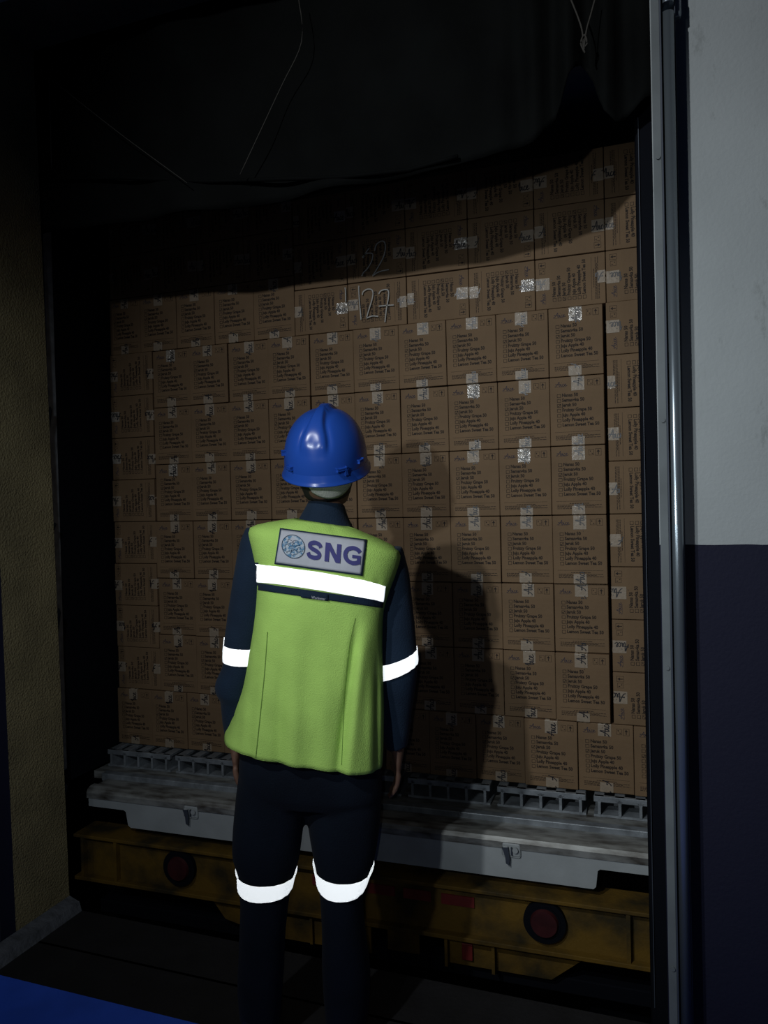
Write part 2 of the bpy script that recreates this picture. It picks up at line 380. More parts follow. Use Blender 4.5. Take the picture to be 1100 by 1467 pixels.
def latch(x, z, parent, broken=False):
    b = TB()
    b.box(x-.026, x+.034, 2.4035, 2.41, z-.022, z+.024, .006)
    b.box(x-.022, x-.004, 2.396, 2.404, z-.012, z+.014, .003)
    b.cyl((x+.018, 2.400, z+.004), .009, .01, 'y', 16)
    o = b.build('lock_keeper', M_wpaint, sp)
    d = TB(); d.prism([(x-.024, z+.010), (x-.004, z+.012), (x, z-.02), (x-.002, z-.045), (x-.012, z-.04), (x-.014, z-.018)], 'y', 2.394, 2.4005)
    d.box(x+.004, x+.008, 2.395, 2.402, z-.012, z+.012)
    d.build('lock_bolt', M_rail_in, sp)
    for q in (o,): q.parent = sp
latch(-.482, .325, sp); latch(-1.66, .322, sp)
# truck body shell
TB().box(TXL-.001, TXL+.006, 2.392, 3.36, FZ-.06, 2.85).build('wall_shade_sheet', M_dark)  # added dark sheet, stands in for shade on the inner side wall
TB().box(TXL-.09, TXL, 2.39, 3.4, .44, 2.86, .004).build('side_wall', M_wpaint)
TB().box(TXR, TXR+.09, 2.39, 3.4, .44, 2.86, .004).build('side_wall', M_wpaint)
TB().box(TXL-.09, TXR+.09, 2.39, 3.4, 2.86, 2.94, .004).build('roof', M_wpaint)
TB().box(TXL, TXR, 3.36, 3.42, FZ, 2.86).build('bulkhead', M_wpaint)
TB().box(TXL-.11, TXL+.012, 2.345, 2.39, .44, 2.88, .004).build('corner_post', M_alu)
TB().box(TXR-.012, TXR+.11, 2.345, 2.39, .44, 2.88, .004).build('corner_post', M_alu)
# chassis beam under the sill
bf = TB()
bf.box(-2.16, .02, 2.372, 2.50, .186, .198, .002).box(-2.13, -.0, 2.40, 2.41, .036, .19)
bf.box(-2.16, .02, 2.372, 2.50, .022, .036, .002)
for x in (-2.13, -1.98, -.13): bf.box(x, x+.012, 2.376, 2.41, .034, .188)
beam = bf.build('chassis_beam', M_yellow)
for x in (-.375, -1.70):
    lm = TB().cyl((x, 2.392, .118), .066, .018, 'y', 40).cyl((x, 2.386, .118), .05, .01, 'y', 40).build('tail_lamp', M_dark, beam)
    TB().cyl((x, 2.378, .118), .046, .014, 'y', 40, .04).build('lamp_lens', M_red, lm)
for x0, x1 in ((-.71, -.60), (-.84, -.745), (-.99, -.87), (-1.17, -1.05)):
    TB().box(x0, x1, 2.395, 2.4, .125, .158).build('reflector_strip', M_redr, beam)
def bracket(pts, name='under_bracket'):
    return TB().prism(pts, 'y', 2.40, 2.412).build(name, M_yellow, beam)
bk = TB()
bk.prism([(-.70, .022), (-.24, .022), (-.36, -.075), (-.70, -.075)], 'y', 2.41, 2.42).box(-.70, -.69, 2.385, 2.41, -.075, .022).box(-.545, -.535, 2.385, 2.41, -.075, .022)
b1 = bk.build('under_bracket', M_yellow, beam)
TB().box(-.645, -.610, 2.398, 2.41, -.052, .002, .002).build('side_reflector', M_redr, b1)
bracket([(-1.58, .022), (-.96, .022), (-.96, -.085), (-1.35, -.085), (-1.52, -.05)])
bk = TB(); bk.box(-1.42, -1.41, 2.385, 2.41, -.08, .022).box(-1.18, -1.17, 2.385, 2.41, -.08, .022).build('under_rib', M_yellow, beam)
bracket([(-.90, .022), (-.79, .022), (-.79, -.06), (-.90, -.06)])
TB().box(-2.1, 0, 2.44, 2.50, -.13, -.08, .004).build('cross_tube', M_dark)
for x in (-1.65, -.55):
    TB().box(x-.04, x+.04, 2.52, 3.35, -.1, .34).build('frame_rail', M_dark)
# wheels so that the truck stands on the yard
for x in (-1.95, -.15):
    wv = TB()
    wv.cyl((x, 3.15, -.72), .48, .24, 'x', 48).build('wheel', M_dark)

# ------------------------------------------------------------------ cartons
BW, BH, BD = .1795, .2342, .30
PY = 2.669
FLAV = ['Nanas 50', 'Semangka 50', 'Jeruk 50', 'Fruizzy Grape 50', 'Juju Apple 40', 'Lolly Pineapple 40', 'Lemon Sweet Tea 50']
def carton_mesh():
    b = MB(); b.box(-BW/2, BW/2, 0, BD, -BH/2, BH/2, .0022)
    bm = b.bm
    for f in bm.faces:
        f.normal_update()
        f.material_index = 0 if abs(f.normal.y) > .9 else 1
    def add(P, F, ox, oz, mi, eps=.0006):
        vs_ = [bm.verts.new((ox+p[0], -eps, oz+p[1])) for p in P]
        for f in F:
            try: nf = bm.faces.new([vs_[i] for i in f]); nf.material_index = mi
            except ValueError: pass
    def U(u): return -BW/2 + u*BW
    def Z(v): return BH/2 - v*BH
    def rect(x0, x1, z0, z1, mi=2): add([(x0, z0), (x1, z0), (x1, z1), (x0, z1)], [(0, 1, 2, 3)], 0, 0, mi)
    def frame(x0, x1, z0, z1, t, mi=2):
        rect(x0, x1, z0, z0+t, mi); rect(x0, x1, z1-t, z1, mi); rect(x0, x0+t, z0+t, z1-t, mi); rect(x1-t, x1, z0+t, z1-t, mi)
    full = text2d('Lemon Sweet Tea 50', 1, .02); w_full = max(p[0] for p in full[0])-min(p[0] for p in full[0])
    size = .675*BW/w_full
    for k, s in enumerate(FLAV):
        vz = Z(.272 + .0722*k)
        P, F = text2d(s, 1, .034)
        add([(p[0]*size, p[1]*size*1.12) for p in P], F, U(.225), vz-.0035, 2)
        frame(U(.133), U(.133)+.0125, vz-.0058, vz+.0058, .0013)
    zj = Z(.272+.0722*2)
    for a, c in (((U(.145), zj), (U(.16), zj-.004)), ((U(.16), zj-.004), (U(.2), zj+.006))):
        P, F = ribbon2d([V(a), V(c)], .0015); add(P, F, 0, 0, 2)
    sc_ = .026
    for st in AICE:
        P, F = ribbon2d(smooth_line([(a*sc_*1.15, c*sc_*.62) for a, c in st], 3), .0016); add(P, F, U(.10), Z(.135), 3)
    rect(U(.10), U(.29), Z(.145)-.0004, Z(.145)+.0003, 3)
    # two handling symbols
    frame(U(.70), U(.795), Z(.142), Z(.058), .0008); frame(U(.82), U(.93), Z(.15), Z(.05), .0009)
    rect(U(.868), U(.882), Z(.135), Z(.09)); add([(U(.845), Z(.095)), (U(.905), Z(.095)), (U(.875), Z(.062))], [(0, 1, 2)], 0, 0, 2)
    add([(U(.72), Z(.075)), (U(.745), Z(.08)), (U(.73), Z(.1))], [(0, 1, 2)], 0, 0, 2)
    add([(U(.75), Z(.11)), (U(.78), Z(.115)), (U(.765), Z(.13))], [(0, 1, 2)], 0, 0, 2)
    # rule and small print
    rect(U(.08), U(.92), Z(.806), Z(.803))
    rnd = random.Random(3)
    for v_, a, c in ((.838, .33, .70), (.860, .10, .92), (.877, .10, .80), (.894, .10, .93), (.912, .10, .45)):
        x = a
        while x < c:
            l = rnd.uniform(.02, .06); rect(U(x), U(min(x+l, c)), Z(v_+.0038), Z(v_-.0038)); x += l+.010
    me = bpy.data.meshes.new('carton'); bm.to_mesh(me); bm.free()
    for m_ in (M_card, M_card_side, M_ink, M_inkb): me.materials.append(m_)
    return me
ME_CARTON = carton_mesh()
def tape_mesh(top, off, length, wd=.043, shiny=False):
    b = bmesh.new(); eps = .0012
    z1 = BH/2 if top else -BH/2 + length; z0 = BH/2 - length if top else -BH/2
    n = 12; m_ = 6; grid = []
    rnd = random.Random(int(off*1000)+top)
    for j in range(n+1):
        row = []
        for i in range(m_+1):
            e = (rnd.uniform(-.0012, .0012) if (j == (n if top else 0)) == False and (j == 0 or j == n) else 0)
            z = z1 + (z0-z1)*j/n + e
            row.append(b.verts.new((-wd/2 + wd*i/m_, -eps + rnd.uniform(-.0003, .0003), z)))
        grid.append(row)
    if top: grid.insert(0, [b.verts.new((-wd/2+wd*i/m_, .03, BH/2+.0006)) for i in range(m_+1)])
    else: grid.append([b.verts.new((-wd/2+wd*i/m_, .03, -BH/2-.0006)) for i in range(m_+1)])
    for j in range(len(grid)-1):
        for i in range(m_): b.faces.new((grid[j][i], grid[j][i+1], grid[j+1][i+1], grid[j+1][i]))
    for f in b.faces: f.smooth = True
    L = .050; ww = .030
    for rep in (-1, 0, 1):
        for st in AICE:
            ln = smooth_line([(-(c*ww) + ww*.5, z0 - .02 + off + rep*.070 + a*L*.75) for a, c in st], 4)
            P, F = ribbon2d(ln, .0030, keep=lambda p: z0-(.008 if top else 0) < p.y < z1+(0 if top else .008) and abs(p.y) < BH/2-.0005)
            vs_ = [b.verts.new((p[0], -eps-.0006, p[1])) for p in P]
            for f in F: nf = b.faces.new([vs_[i] for i in f]); nf.material_index = 1
    me = bpy.data.meshes.new('packing_tape'); b.to_mesh(me); b.free()
    me.materials.append(M_tape_shiny if shiny else M_tape); me.materials.append(M_script); return me
TOPS = [tape_mesh(True, .004*k*1.7, .042+.003*(k % 3), shiny=(k == 2)) for k in range(7)]
BOTS = [tape_mesh(False, .006*k*1.5, .026+.004*(k % 3)) for k in range(6)]
PROTO = None
ORD = ['first', 'second', 'third', 'fourth', 'fifth', 'sixth', 'seventh', 'eighth', 'ninth', 'tenth', 'eleventh', 'twelfth', 'thirteenth']
NB = 0
def carton(cx, cz, rot, label, sx=1.0, sz=1.0, dy=None):
    """rot 0 upright, 1 turned anticlockwise (top to the left), -1 turned clockwise; sx, sz in the carton's own axes"""
    global NB
    o = bpy.data.objects.new('carton', ME_CARTON); COL.objects.link(o)
    jit = random.uniform(-.006, .006) if dy is None else dy
    o.location = (cx, PY + jit, cz)
    o.rotation_euler = (0, -rot*math.pi/2 + (random.uniform(-.002, .002) if dy is None else 0), random.uniform(-.003, .003) if dy is None else 0)
    o.scale = (sx, 1, sz)
    tag(o, label, 'carton', 'brown cartons printed with a flavour checklist')
    t = bpy.data.objects.new('packing_tape', TOPS[random.randrange(7)]); COL.objects.link(t); t.parent = o
    t.location = (random.uniform(-.004, .006), 0, 0)
    t2 = bpy.data.objects.new('packing_tape', BOTS[random.randrange(6)]); COL.objects.link(t2); t2.parent = o
    t2.location = (random.uniform(-.006, .006), 0, 0)
    NB += 1
    return o
X0, W, H = -1.9802, .18, .2348
ZB = FZ + .0015
# main block: six rows of ten upright cartons
for r in range(1, 7):
    for c in range(10):
        carton(X0+(c+.5)*W, ZB + (r+.5)*H, 0, f'upright brown carton, {ORD[r]} row above the grating, {ORD[c]} of ten columns from left', .992, .99)
# bottom row
bx = [-1.22+.96*k for k in range(11)][:10] + [8.38, 9.39, 10.4]
bx = [-1.22, -.26] + [-.26+.96*k for k in range(1, 9)] + [8.38, 9.39, 10.4]
for k, i in enumerate(bx):
    wd = (bx[k+1]-i if k < len(bx)-1 else 1.0)
    carton(X0+(i+wd/2)*W, ZB+.5*H, 0, f'upright brown carton resting on the floor grating, {ORD[k]} from left', min(1.0, wd*.995), .99)
# sideways columns at both ends
SP = (2.094-(ZB+H))/8
rots = [1, 1, 1, -1, -1, -1, -1, 1]
for k in range(8):
    z = ZB+H+SP*(k+.5)
    carton(X0+10.04*W+.1195, z, rots[k], f'sideways brown carton in right end column, {ORD[k]} up from the bottom row', SP/W*.99, 1.0, random.uniform(-.004, .004))
    carton(X0-.003-.105, z, 1, f'sideways brown carton in left end column, {ORD[k]} up from the bottom row', SP/W*.99, .90, random.uniform(-.004, .004))
# layers above the block
z1 = ZB+7*H+.0015
PROTO = {}
divs = [4.88, 6.17, 7.46, 8.76, 10.06, 11.38]
for L_, rr in enumerate(([1, -1, -1, 1, 1], [-1, -1, -1, -1, -1], [-1, 1, -1, 1, -1])):
    for k in range(5):
        a, b_ = divs[k], divs[k+1]
        ch = ', chalked with digits' if (k == 0 and L_ < 2) else ''
        PROTO[(L_, k)] = carton(X0+(a+b_)/2*W, z1+.174*(L_+.5), rr[k], f'sideways brown carton, {ORD[L_]} layer above upright block, {ORD[4-k]} from right{ch}', .174/W*.985, (b_-a)*W/BH*.99, .010+random.uniform(-.002, .003))
carton(X0+(3.64+4.88)/2*W, z1+.087, -1, 'sideways brown carton just left of the chalked one', .174/W*.985, 1.24*W/BH*.99, .011)
for k, i in enumerate((-1.35, -.35, .65, 1.65, 2.64)):
    wd = .85 if k == 0 else 1
    carton(X0+(i+(1.0 if k == 0 else .5) - (.42 if k == 0 else 0))*W, z1+.5*H, 0, f'upright brown carton on top of block in lamp shadow edge, {ORD[k]} from left', .85 if k == 0 else .99, .99, .012)
for k in range(4):
    carton(X0+(-1.18+1.2*(k+.5))*W, z1+H+.090, -1, f'brown carton in deep shadow above left uprights, {ORD[k]} from left, lower layer', .98, .91, .013)
    carton(X0+(-1.18+1.2*(k+.5))*W, z1+H+.270, -1, f'brown carton in deep shadow under the curtain, {ORD[k]} from left, upper layer', .98, .91, .013)
for k in range(2):
    carton(X0+4.26*W, z1+.174*(k+1.5)+.0, -1, f'shadowed brown carton left of the chalked stack, {ORD[k+1]} layer', .174/W*.985, .93, .012)

# chalk digits on two of the cartons
def chalk(o, strokes):
    b = bmesh.new(); Y = PY + .0105 - .0075
    for st in strokes:
        pts = smooth_line([V((onY(x, y, Y).x, onY(x, y, Y).z)) for x, y in st], 6)
        P, F = ribbon2d(pts, .0042)
        vs_ = [b.verts.new((p[0], Y, p[1])) for p in P]
        for f in F: b.faces.new([vs_[i] for i in f])
    me = bpy.data.meshes.new('chalk_writing'); b.to_mesh(me); b.free()
    c = link('chalk_writing', me, None, [M_chalk]); c.parent = o
    bpy.context.view_layer.update()
    c.matrix_parent_inverse = o.matrix_world.inverted(); c['label'] = 'white chalk digits'
q = lambda L_: [[(490+x/9.78, 330+y/9.78) for x, y in s] for s in L_]
chalk(PROTO[(0, 0)], q([[(232, 775), (240, 960), (265, 1250)], [(283, 905), (295, 860), (350, 825), (410, 830), (432, 880), (415, 980), (375, 1110), (345, 1215), (345, 1228), (420, 1200), (505, 1205)],
    [(512, 890), (545, 845), (620, 830), (650, 860), (645, 960), (620, 1100), (600, 1285)], [(512, 1062), (620, 1052), (722, 1045)]]))
chalk(PROTO[(1, 0)], q([[(280, 380), (330, 330), (400, 320), (430, 345), (410, 440), (350, 540), (300, 590), (275, 640)], [(290, 390), (340, 300), (380, 250)],
    [(455, 290), (480, 200), (550, 152), (595, 170), (605, 260), (575, 380), (500, 520), (445, 610), (430, 632), (500, 590), (570, 565), (655, 550)]]))
chalk(bpy.data.objects['carton.%03d' % 92] if False else PROTO[(0, 0)], q([[(40, 800), (48, 860), (50, 1000)]]))

# ------------------------------------------------------------------ the worker
D0 = 2.08
def hz(y, dd, x=455):
    """keep a ring level: pixel row of a point dd metres behind the body plane"""
    h0 = 733.5 - FPX*PITCH + ROLL*(x-550)*-0 - 0
    return h0 + (y-h0)*D0/(D0+dd)
def ring(xl, yl, xr, yr, dc, dr, n=2.6, seg=48, fold=None):
    pts = []
    xc, hw = (xl+xr)/2, (xr-xl)/2
    for k in range(seg):
        t = 2*math.pi*k/seg; c, s = math.cos(t), math.sin(t)
        u = math.copysign(abs(c)**(2/n), c); v = math.copysign(abs(s)**(2/n), s)
        x = xc+hw*u; y = yl+(yr-yl)*(u+1)/2
        dd = dc - dr*v
        if fold and v > 0: dd += fold(x, y, u)*min(1, v*1.5)
        pts.append(dep(x, hz(y, dd), D0+dd))
    return pts
def loft(rings, caps=(True, True)):
    n = len(rings[0]); v = [p for r in rings for p in r]; f = []
    for i in range(len(rings)-1):
        for k in range(n): f.append((i*n+k, i*n+(k+1) % n, (i+1)*n+(k+1) % n, (i+1)*n+k))
    if caps[0]: f.append(tuple(range(n))[::-1])
    if caps[1]: f.append(tuple((len(rings)-1)*n+k for k in range(n)))
    return v, f
def dense(tab, step):
    """interpolate rows of numbers by their first column with a smooth (Catmull-Rom) curve"""
    out = []
    for i in range(len(tab)-1):
        p0, p1, p2, p3 = tab[max(i-1, 0)], tab[i], tab[i+1], tab[min(i+2, len(tab)-1)]
        n = max(1, int(round(abs(p2[0]-p1[0])/step)))
        for k in range(n):
            t = k/n
            out.append(tuple(p1[0]+(p2[0]-p1[0])*t if j == 0 else .5*(2*p1[j]+(-p0[j]+p2[j])*t+(2*p0[j]-5*p1[j]+4*p2[j]-p3[j])*t*t+(-p0[j]+3*p1[j]-3*p2[j]+p3[j])*t**3) for j in range(len(p1))))
    out.append(tuple(tab[-1])); return out
def join_remesh(name, parts, m, voxel, smooth_it=4):
    vv_, ff_ = [], []
    for v, f in parts:
        o_ = len(vv_); vv_ += v; ff_ += [tuple(i+o_ for i in q_) for q_ in f]
    o = mk(name, vv_, ff_, m)
    r = o.modifiers.new('r', 'REMESH'); r.mode = 'VOXEL'; r.voxel_size = voxel
    s = o.modifiers.new('s', 'SMOOTH'); s.iterations = smooth_it; s.factor = .5
    dg = bpy.context.evaluated_depsgraph_get(); dg.update()
    me = bpy.data.meshes.new_from_object(o.evaluated_get(dg)); me.name = name
    o.modifiers.clear(); old = o.data; o.data = me; bpy.data.meshes.remove(old)
    for p in me.polygons: p.use_smooth = True
    return o
SL = .15
def vy(yc, x): return yc + SL*(x-455)
# body ------------------------------------------------------------
Hb = V((FW.x, FW.y, 0)).normalized(); Rb = V((Hb.y, -Hb.x, 0))
foot = dep(445, 1480, D0); foot.z = 0
def skin_chain(verts, edges, radii, root=0, sub=1):
    me = bpy.data.meshes.new('s'); me.from_pydata([tuple(v) for v in verts], edges, [])
    o = bpy.data.objects.new('s', me); COL.objects.link(o)
    md_ = o.modifiers.new('sk', 'SKIN'); md_.use_smooth_shade = True
    for i, r in enumerate(radii):
        me.skin_vertices[0].data[i].radius = (r, r) if not isinstance(r, tuple) else r
    me.skin_vertices[0].data[root].use_root = True
    if sub: o.modifiers.new('ss', 'SUBSURF').levels = sub
    dg = bpy.context.evaluated_depsgraph_get(); dg.update()
    m2 = bpy.data.meshes.new_from_object(o.evaluated_get(dg))
    v = [V(x.co) for x in m2.vertices]; f = [tuple(p.vertices) for p in m2.polygons]
    bpy.data.objects.remove(o); bpy.data.meshes.remove(me); bpy.data.meshes.remove(m2)
    return v, f
def ensure_skin():
    pass
sk = [dep(447, 1085, D0+.02), dep(452, 960, D0+.02), dep(456, 840, D0+.02), dep(464, 795, D0+.02), dep(468, 740, D0+.02), dep(468, 700, D0+.03),
      dep(388, 805, D0+.03), dep(352, 930, D0+.03), dep(338, 1055, D0+.06),
      dep(541, 820, D0+.03), dep(568, 945, D0+.03), dep(566, 1075, D0+.07),
      dep(398, 1120, D0+.03), dep(378, 1275, D0+.03), dep(374, 1452, D0+.05),
      dep(492, 1125, D0+.03), dep(490, 1280, D0+.03), dep(494, 1458, D0+.05)]
ed = [(0, 1), (1, 2), (2, 3), (3, 4), (4, 5), (3, 6), (6, 7), (7, 8), (3, 9), (9, 10), (10, 11), (0, 12), (12, 13), (13, 14), (0, 15), (15, 16), (16, 17)]
rad = [(.12, .09), (.11, .08), (.12, .085), .06, .045, .05, .042, .038, .026, .042, .038, .026, .075, .052, .04, .075, .052, .04]
parts = []
bpy_skin_ok = True
def chain(verts, edges, radii, root=0):
    me = bpy.data.meshes.new('s'); me.from_pydata([tuple(v) for v in verts], edges, []); me.update()
    o = bpy.data.objects.new('s', me); COL.objects.link(o)
    bpy.context.view_layer.objects.active = o
    o.modifiers.new('sk', 'SKIN')
    if not me.skin_vertices:
        bm_ = bmesh.new(); bm_.from_mesh(me); bm_.verts.layers.skin.verify(); bm_.to_mesh(me); bm_.free()
    for i, r in enumerate(radii):
        me.skin_vertices[0].data[i].radius = (r, r) if not isinstance(r, tuple) else r
        me.skin_vertices[0].data[i].use_root = (i == root)
    s_ = o.modifiers.new('ss', 'SUBSURF'); s_.levels = 2; s_.render_levels = 2
    dg = bpy.context.evaluated_depsgraph_get(); dg.update()
    m2 = bpy.data.meshes.new_from_object(o.evaluated_get(dg))
    v = [V(x.co) for x in m2.vertices]; f = [tuple(p.vertices) for p in m2.polygons]
    bpy.data.objects.remove(o); bpy.data.meshes.remove(me); bpy.data.meshes.remove(m2)
    return v, f
parts.append(chain(sk, ed, rad))
# head: skull rings about its own axis, tilted back as the worker looks up
HC = dep(467, 668, D0+.015)
TILT = math.radians(22)
HM = Matrix.Translation(HC) @ Matrix((( Rb.x, Hb.x, 0, 0), (Rb.y, Hb.y, 0, 0), (0, 0, 1, 0), (0, 0, 0, 1))) @ Matrix.Rotation(math.radians(3.5), 4, 'Y') @ Matrix.Rotation(math.radians(-10), 4, 'Z') @ Matrix.Rotation(TILT, 4, 'X')
def head():
    tab = [(-.125, .030, .035, .045), (-.112, .046, .055, .03), (-.09, .056, .075, .012), (-.06, .064, .088, .004), (-.03, .070, .093, 0), (0, .074, .096, 0), (.03, .076, .097, 0), (.06, .072, .092, 0), (.085, .058, .076, 0), (.103, .035, .045, 0), (.11, .012, .015, 0)]
    rs = []
    for z, a, b_, yo in dense(tab, .012):
        r_ = []
        for k in range(40):
            t = 2*math.pi*k/40; x = a*math.cos(t); y = yo+b_*math.sin(t); f_ = max(0, math.sin(t))
            nz_ = math.exp(-((x)/.011)**2)*math.exp(-((z+.028-.0)/.02)**2)*.024*(f_ > .6)
            eye = -(math.exp(-((abs(x)-.032)/.013)**2)*math.exp(-((z-.004)/.012)**2))*.009*(f_ > .4)
            brow = math.exp(-((z-.022)/.01)**2)*.004*(f_ > .5)
            mouth = math.exp(-(x/.025)**2)*(math.exp(-((z+.062)/.007)**2)+math.exp(-((z+.074)/.007)**2))*.005*(f_ > .6)
            r_.append(HM @ V((x, y+nz_+eye+brow+mouth, z)))
        rs.append(r_)
    return loft(rs)
parts.append(head())
for sg in (-1, 1):
    r_ = []
    for z, a in ((-.03, .004), (-.02, .010), (0, .015), (.018, .017), (.03, .006)):
        r_.append([HM @ V((sg*(.076+.006*math.cos(t)+ (z+.03)*.1), -.005+a*math.sin(t), z-.012)) for t in [2*math.pi*k/12 for k in range(12)]])
    parts.append(loft(r_))
def hand(wrist, sg):
    """relaxed hand hanging down; sg -1 left, 1 right; palm faces the thigh"""
    dn = V((0, 0, -1)); fwd = Hb; side = Rb*sg
    pv = [wrist, wrist+dn*.035+fwd*.003, wrist+dn*.065+fwd*.006]
    out_ = [chain([wrist+V((0, 0, .04)), wrist, wrist+dn*.04+fwd*.004, wrist+dn*.085+fwd*.008], [(0, 1), (1, 2), (2, 3)], [.026, (.022, .028), (.014, .036), (.012, .038)], 1)]
    for k, (off, ln) in enumerate(((.028, .068), (.010, .076), (-.009, .071), (-.027, .056))):
        b0 = wrist + dn*.07 + fwd*(off+.008)
        c1 = b0 + dn*(.02); c2 = c1 + dn*ln*.45 - side*.006; c3 = c2 + (dn*.85-side*.5)*ln*.32; c4 = c3 + (dn*.6-side*.8)*ln*.22
        out_.append(chain([b0, c1, c2, c3, c4], [(0, 1), (1, 2), (2, 3), (3, 4)], [.0095, .0095, .0088, .008, .007]))
    t0 = wrist+dn*.025+fwd*.018
    out_.append(chain([t0, t0+dn*.028+fwd*.022-side*.004, t0+dn*.052+fwd*.032-side*.01, t0+dn*.072+fwd*.034-side*.015], [(0, 1), (1, 2), (2, 3)], [.013, .0115, .0095, .008]))
    return out_
parts += hand(dep(338, 1058, D0+.06), -1)
parts += hand(dep(569, 1066, D0+.07), 1)
for x_, sgx in ((374, -1), (494, 1)):
    b0 = dep(x_, 1460, D0+.05); b0.z = .05
    parts.append(chain([b0+V((0, 0, .05)), b0, b0+Hb*.08-V((0, 0, .012)), b0+Hb*.15-V((0, 0, .02))], [(0, 1), (1, 2), (2, 3)], [.04, .04, .035, .03], 1))
body = join_remesh('person', parts, M_skin, .0055, 3)
tag(body, 'person in lime safety vest and blue helmet facing the cartons, arms hanging', 'person')
def wear(o): o.parent = body; return o

# jacket: torso, collar and both sleeves grown together
tors = [(752, 418, 510, .07), (757, 395, 527, .085), (764, 372, 552, .1), (775, 362, 566, .11), (800, 365, 562, .112), (860, 373, 544, .115), (950, 366, 544, .112), (1010, 358, 545, .11), (1060, 345, 542, .11)]
tp = loft([ring(a, vy(y, a), b_, vy(y, b_), .012, d, 2.6) for y, a, b_, d in dense(tors, 12)])
coll = [(770, 420, 512, .085), (752, 424, 507, .078), (738, 431, 500, .072), (724, 439, 495, .068), (716, 443, 493, .066)]
cp = loft([ring(a, y, b_, y+6, .018, d, 2.2) for y, a, b_, d in dense(coll, 6)])
def wr(x, y, s): return 2.0*math.sin(y*.11+s)+1.2*math.sin(y*.23+2*s)
al = [(758, 352, 400, .062, .03), (775, 345, 398, .062, .03), (800, 339, 390, .06, .03), (850, 331, 382, .058, .03), (900, 324, 377, .056, .03), (930, 320.5, 372, .054, .03), (958, 319, 366, .053, .03), (970, 315, 364, .054, .035), (985, 308.5, 361, .054, .04), (1001, 308.5, 358, .053, .045), (1012, 315, 356, .048, .05), (1030, 317, 353, .045, .055), (1050, 319, 352, .043, .06), (1072, 323, 352, .040, .06)]
lp = loft([ring(a, y-2, b_, y+3, dc, d, 2.2, 32) for y, a, b_, d, dc in dense(al, 6)])
ar = [(786, 525, 576, .062, .03), (800, 530, 580, .062, .03), (825, 533, 586, .06, .03), (860, 534, 590, .058, .03), (900, 534, 594, .056, .03), (940, 533, 597, .055, .03), (965, 533, 598, .055, .03), (985, 534, 596, .053, .035), (1010, 536, 593, .05, .045), (1040, 540, 589, .047, .055), (1060, 546, 587, .044, .06), (1082, 552, 584, .042, .07)]
rp = loft([ring(a, y+3, b_, y-3, dc, d, 2.2, 32) for y, a, b_, d, dc in dense(ar, 6)])
jacket = wear(join_remesh('jacket', [tp, cp, lp, rp], M_navy, .006, 4))
# trousers
hip = [(1040, 352, 542, .105), (1075, 346, 544, .112), (1110, 342, 547, .112), (1135, 345, 545, .105), (1150, 365, 520, .09)]
hp = loft([ring(a, y+SL*.5*(a-450), b_, y+SL*.5*(b_-450), .015, d, 2.8) for y, a, b_, d in dense(hip, 10)])
ll = [(1090, 345, 438, .095), (1120, 341, 440, .095), (1145, 338, 439, .092), (1170, 335.5, 436, .09), (1200, 333, 433, .086), (1235, 333, 428, .082), (1258, 341, 420, .078), (1280, 342, 416, .076), (1300, 344, 413, .074), (1340, 343, 409, .074), (1390, 341, 407, .074), (1430, 340, 404, .073), (1465, 343, 402, .07)]
lr = [(1095, 440, 545, .095), (1120, 440, 546, .095), (1145, 439, 545.5, .092), (1170, 440, 545, .09), (1200, 443, 542, .086), (1235, 449, 536, .082), (1258, 454, 526, .078), (1280, 457, 521, .076), (1300, 459, 520, .074), (1340, 461, 524, .074), (1390, 461, 530, .074), (1430, 463, 530, .073), (1470, 466, 526, .07)]
tl = loft([ring(a, y, b_, y, .02, d, 2.3, 36) for y, a, b_, d in dense(ll, 10)])
tr_ = loft([ring(a, y, b_, y, .02, d, 2.3, 36) for y, a, b_, d in dense(lr, 10)])
trousers = wear(join_remesh('trousers', [hp, tl, tr_], M_navy2, .007, 3))
for x_ in (373, 496):
    b0 = dep(x_, 1462, D0+.04); rs = []
    for z, a, bk_, ft in ((.001, .046, -.09, .17), (.012, .05, -.095, .178), (.03, .052, -.095, .175), (.05, .051, -.092, .16), (.075, .048, -.085, .11), (.10, .047, -.07, .06), (.14, .048, -.068, .055), (.19, .05, -.07, .06)):
        r_ = []
        for k in range(28):
            t = 2*math.pi*k/28; s_, c_ = math.sin(t), math.cos(t)
            f_ = (ft+bk_)/2 + (ft-bk_)/2*math.copysign(abs(s_)**.8, s_)
            r_.append(V((b0.x, b0.y, z)) + Rb*(a*math.copysign(abs(c_)**.8, c_)*(1-.12*max(0, s_))) + Hb*f_)
        rs.append(r_)
    v, f = loft(rs); wear(mk('boot', v, f, M_boot, None, True))

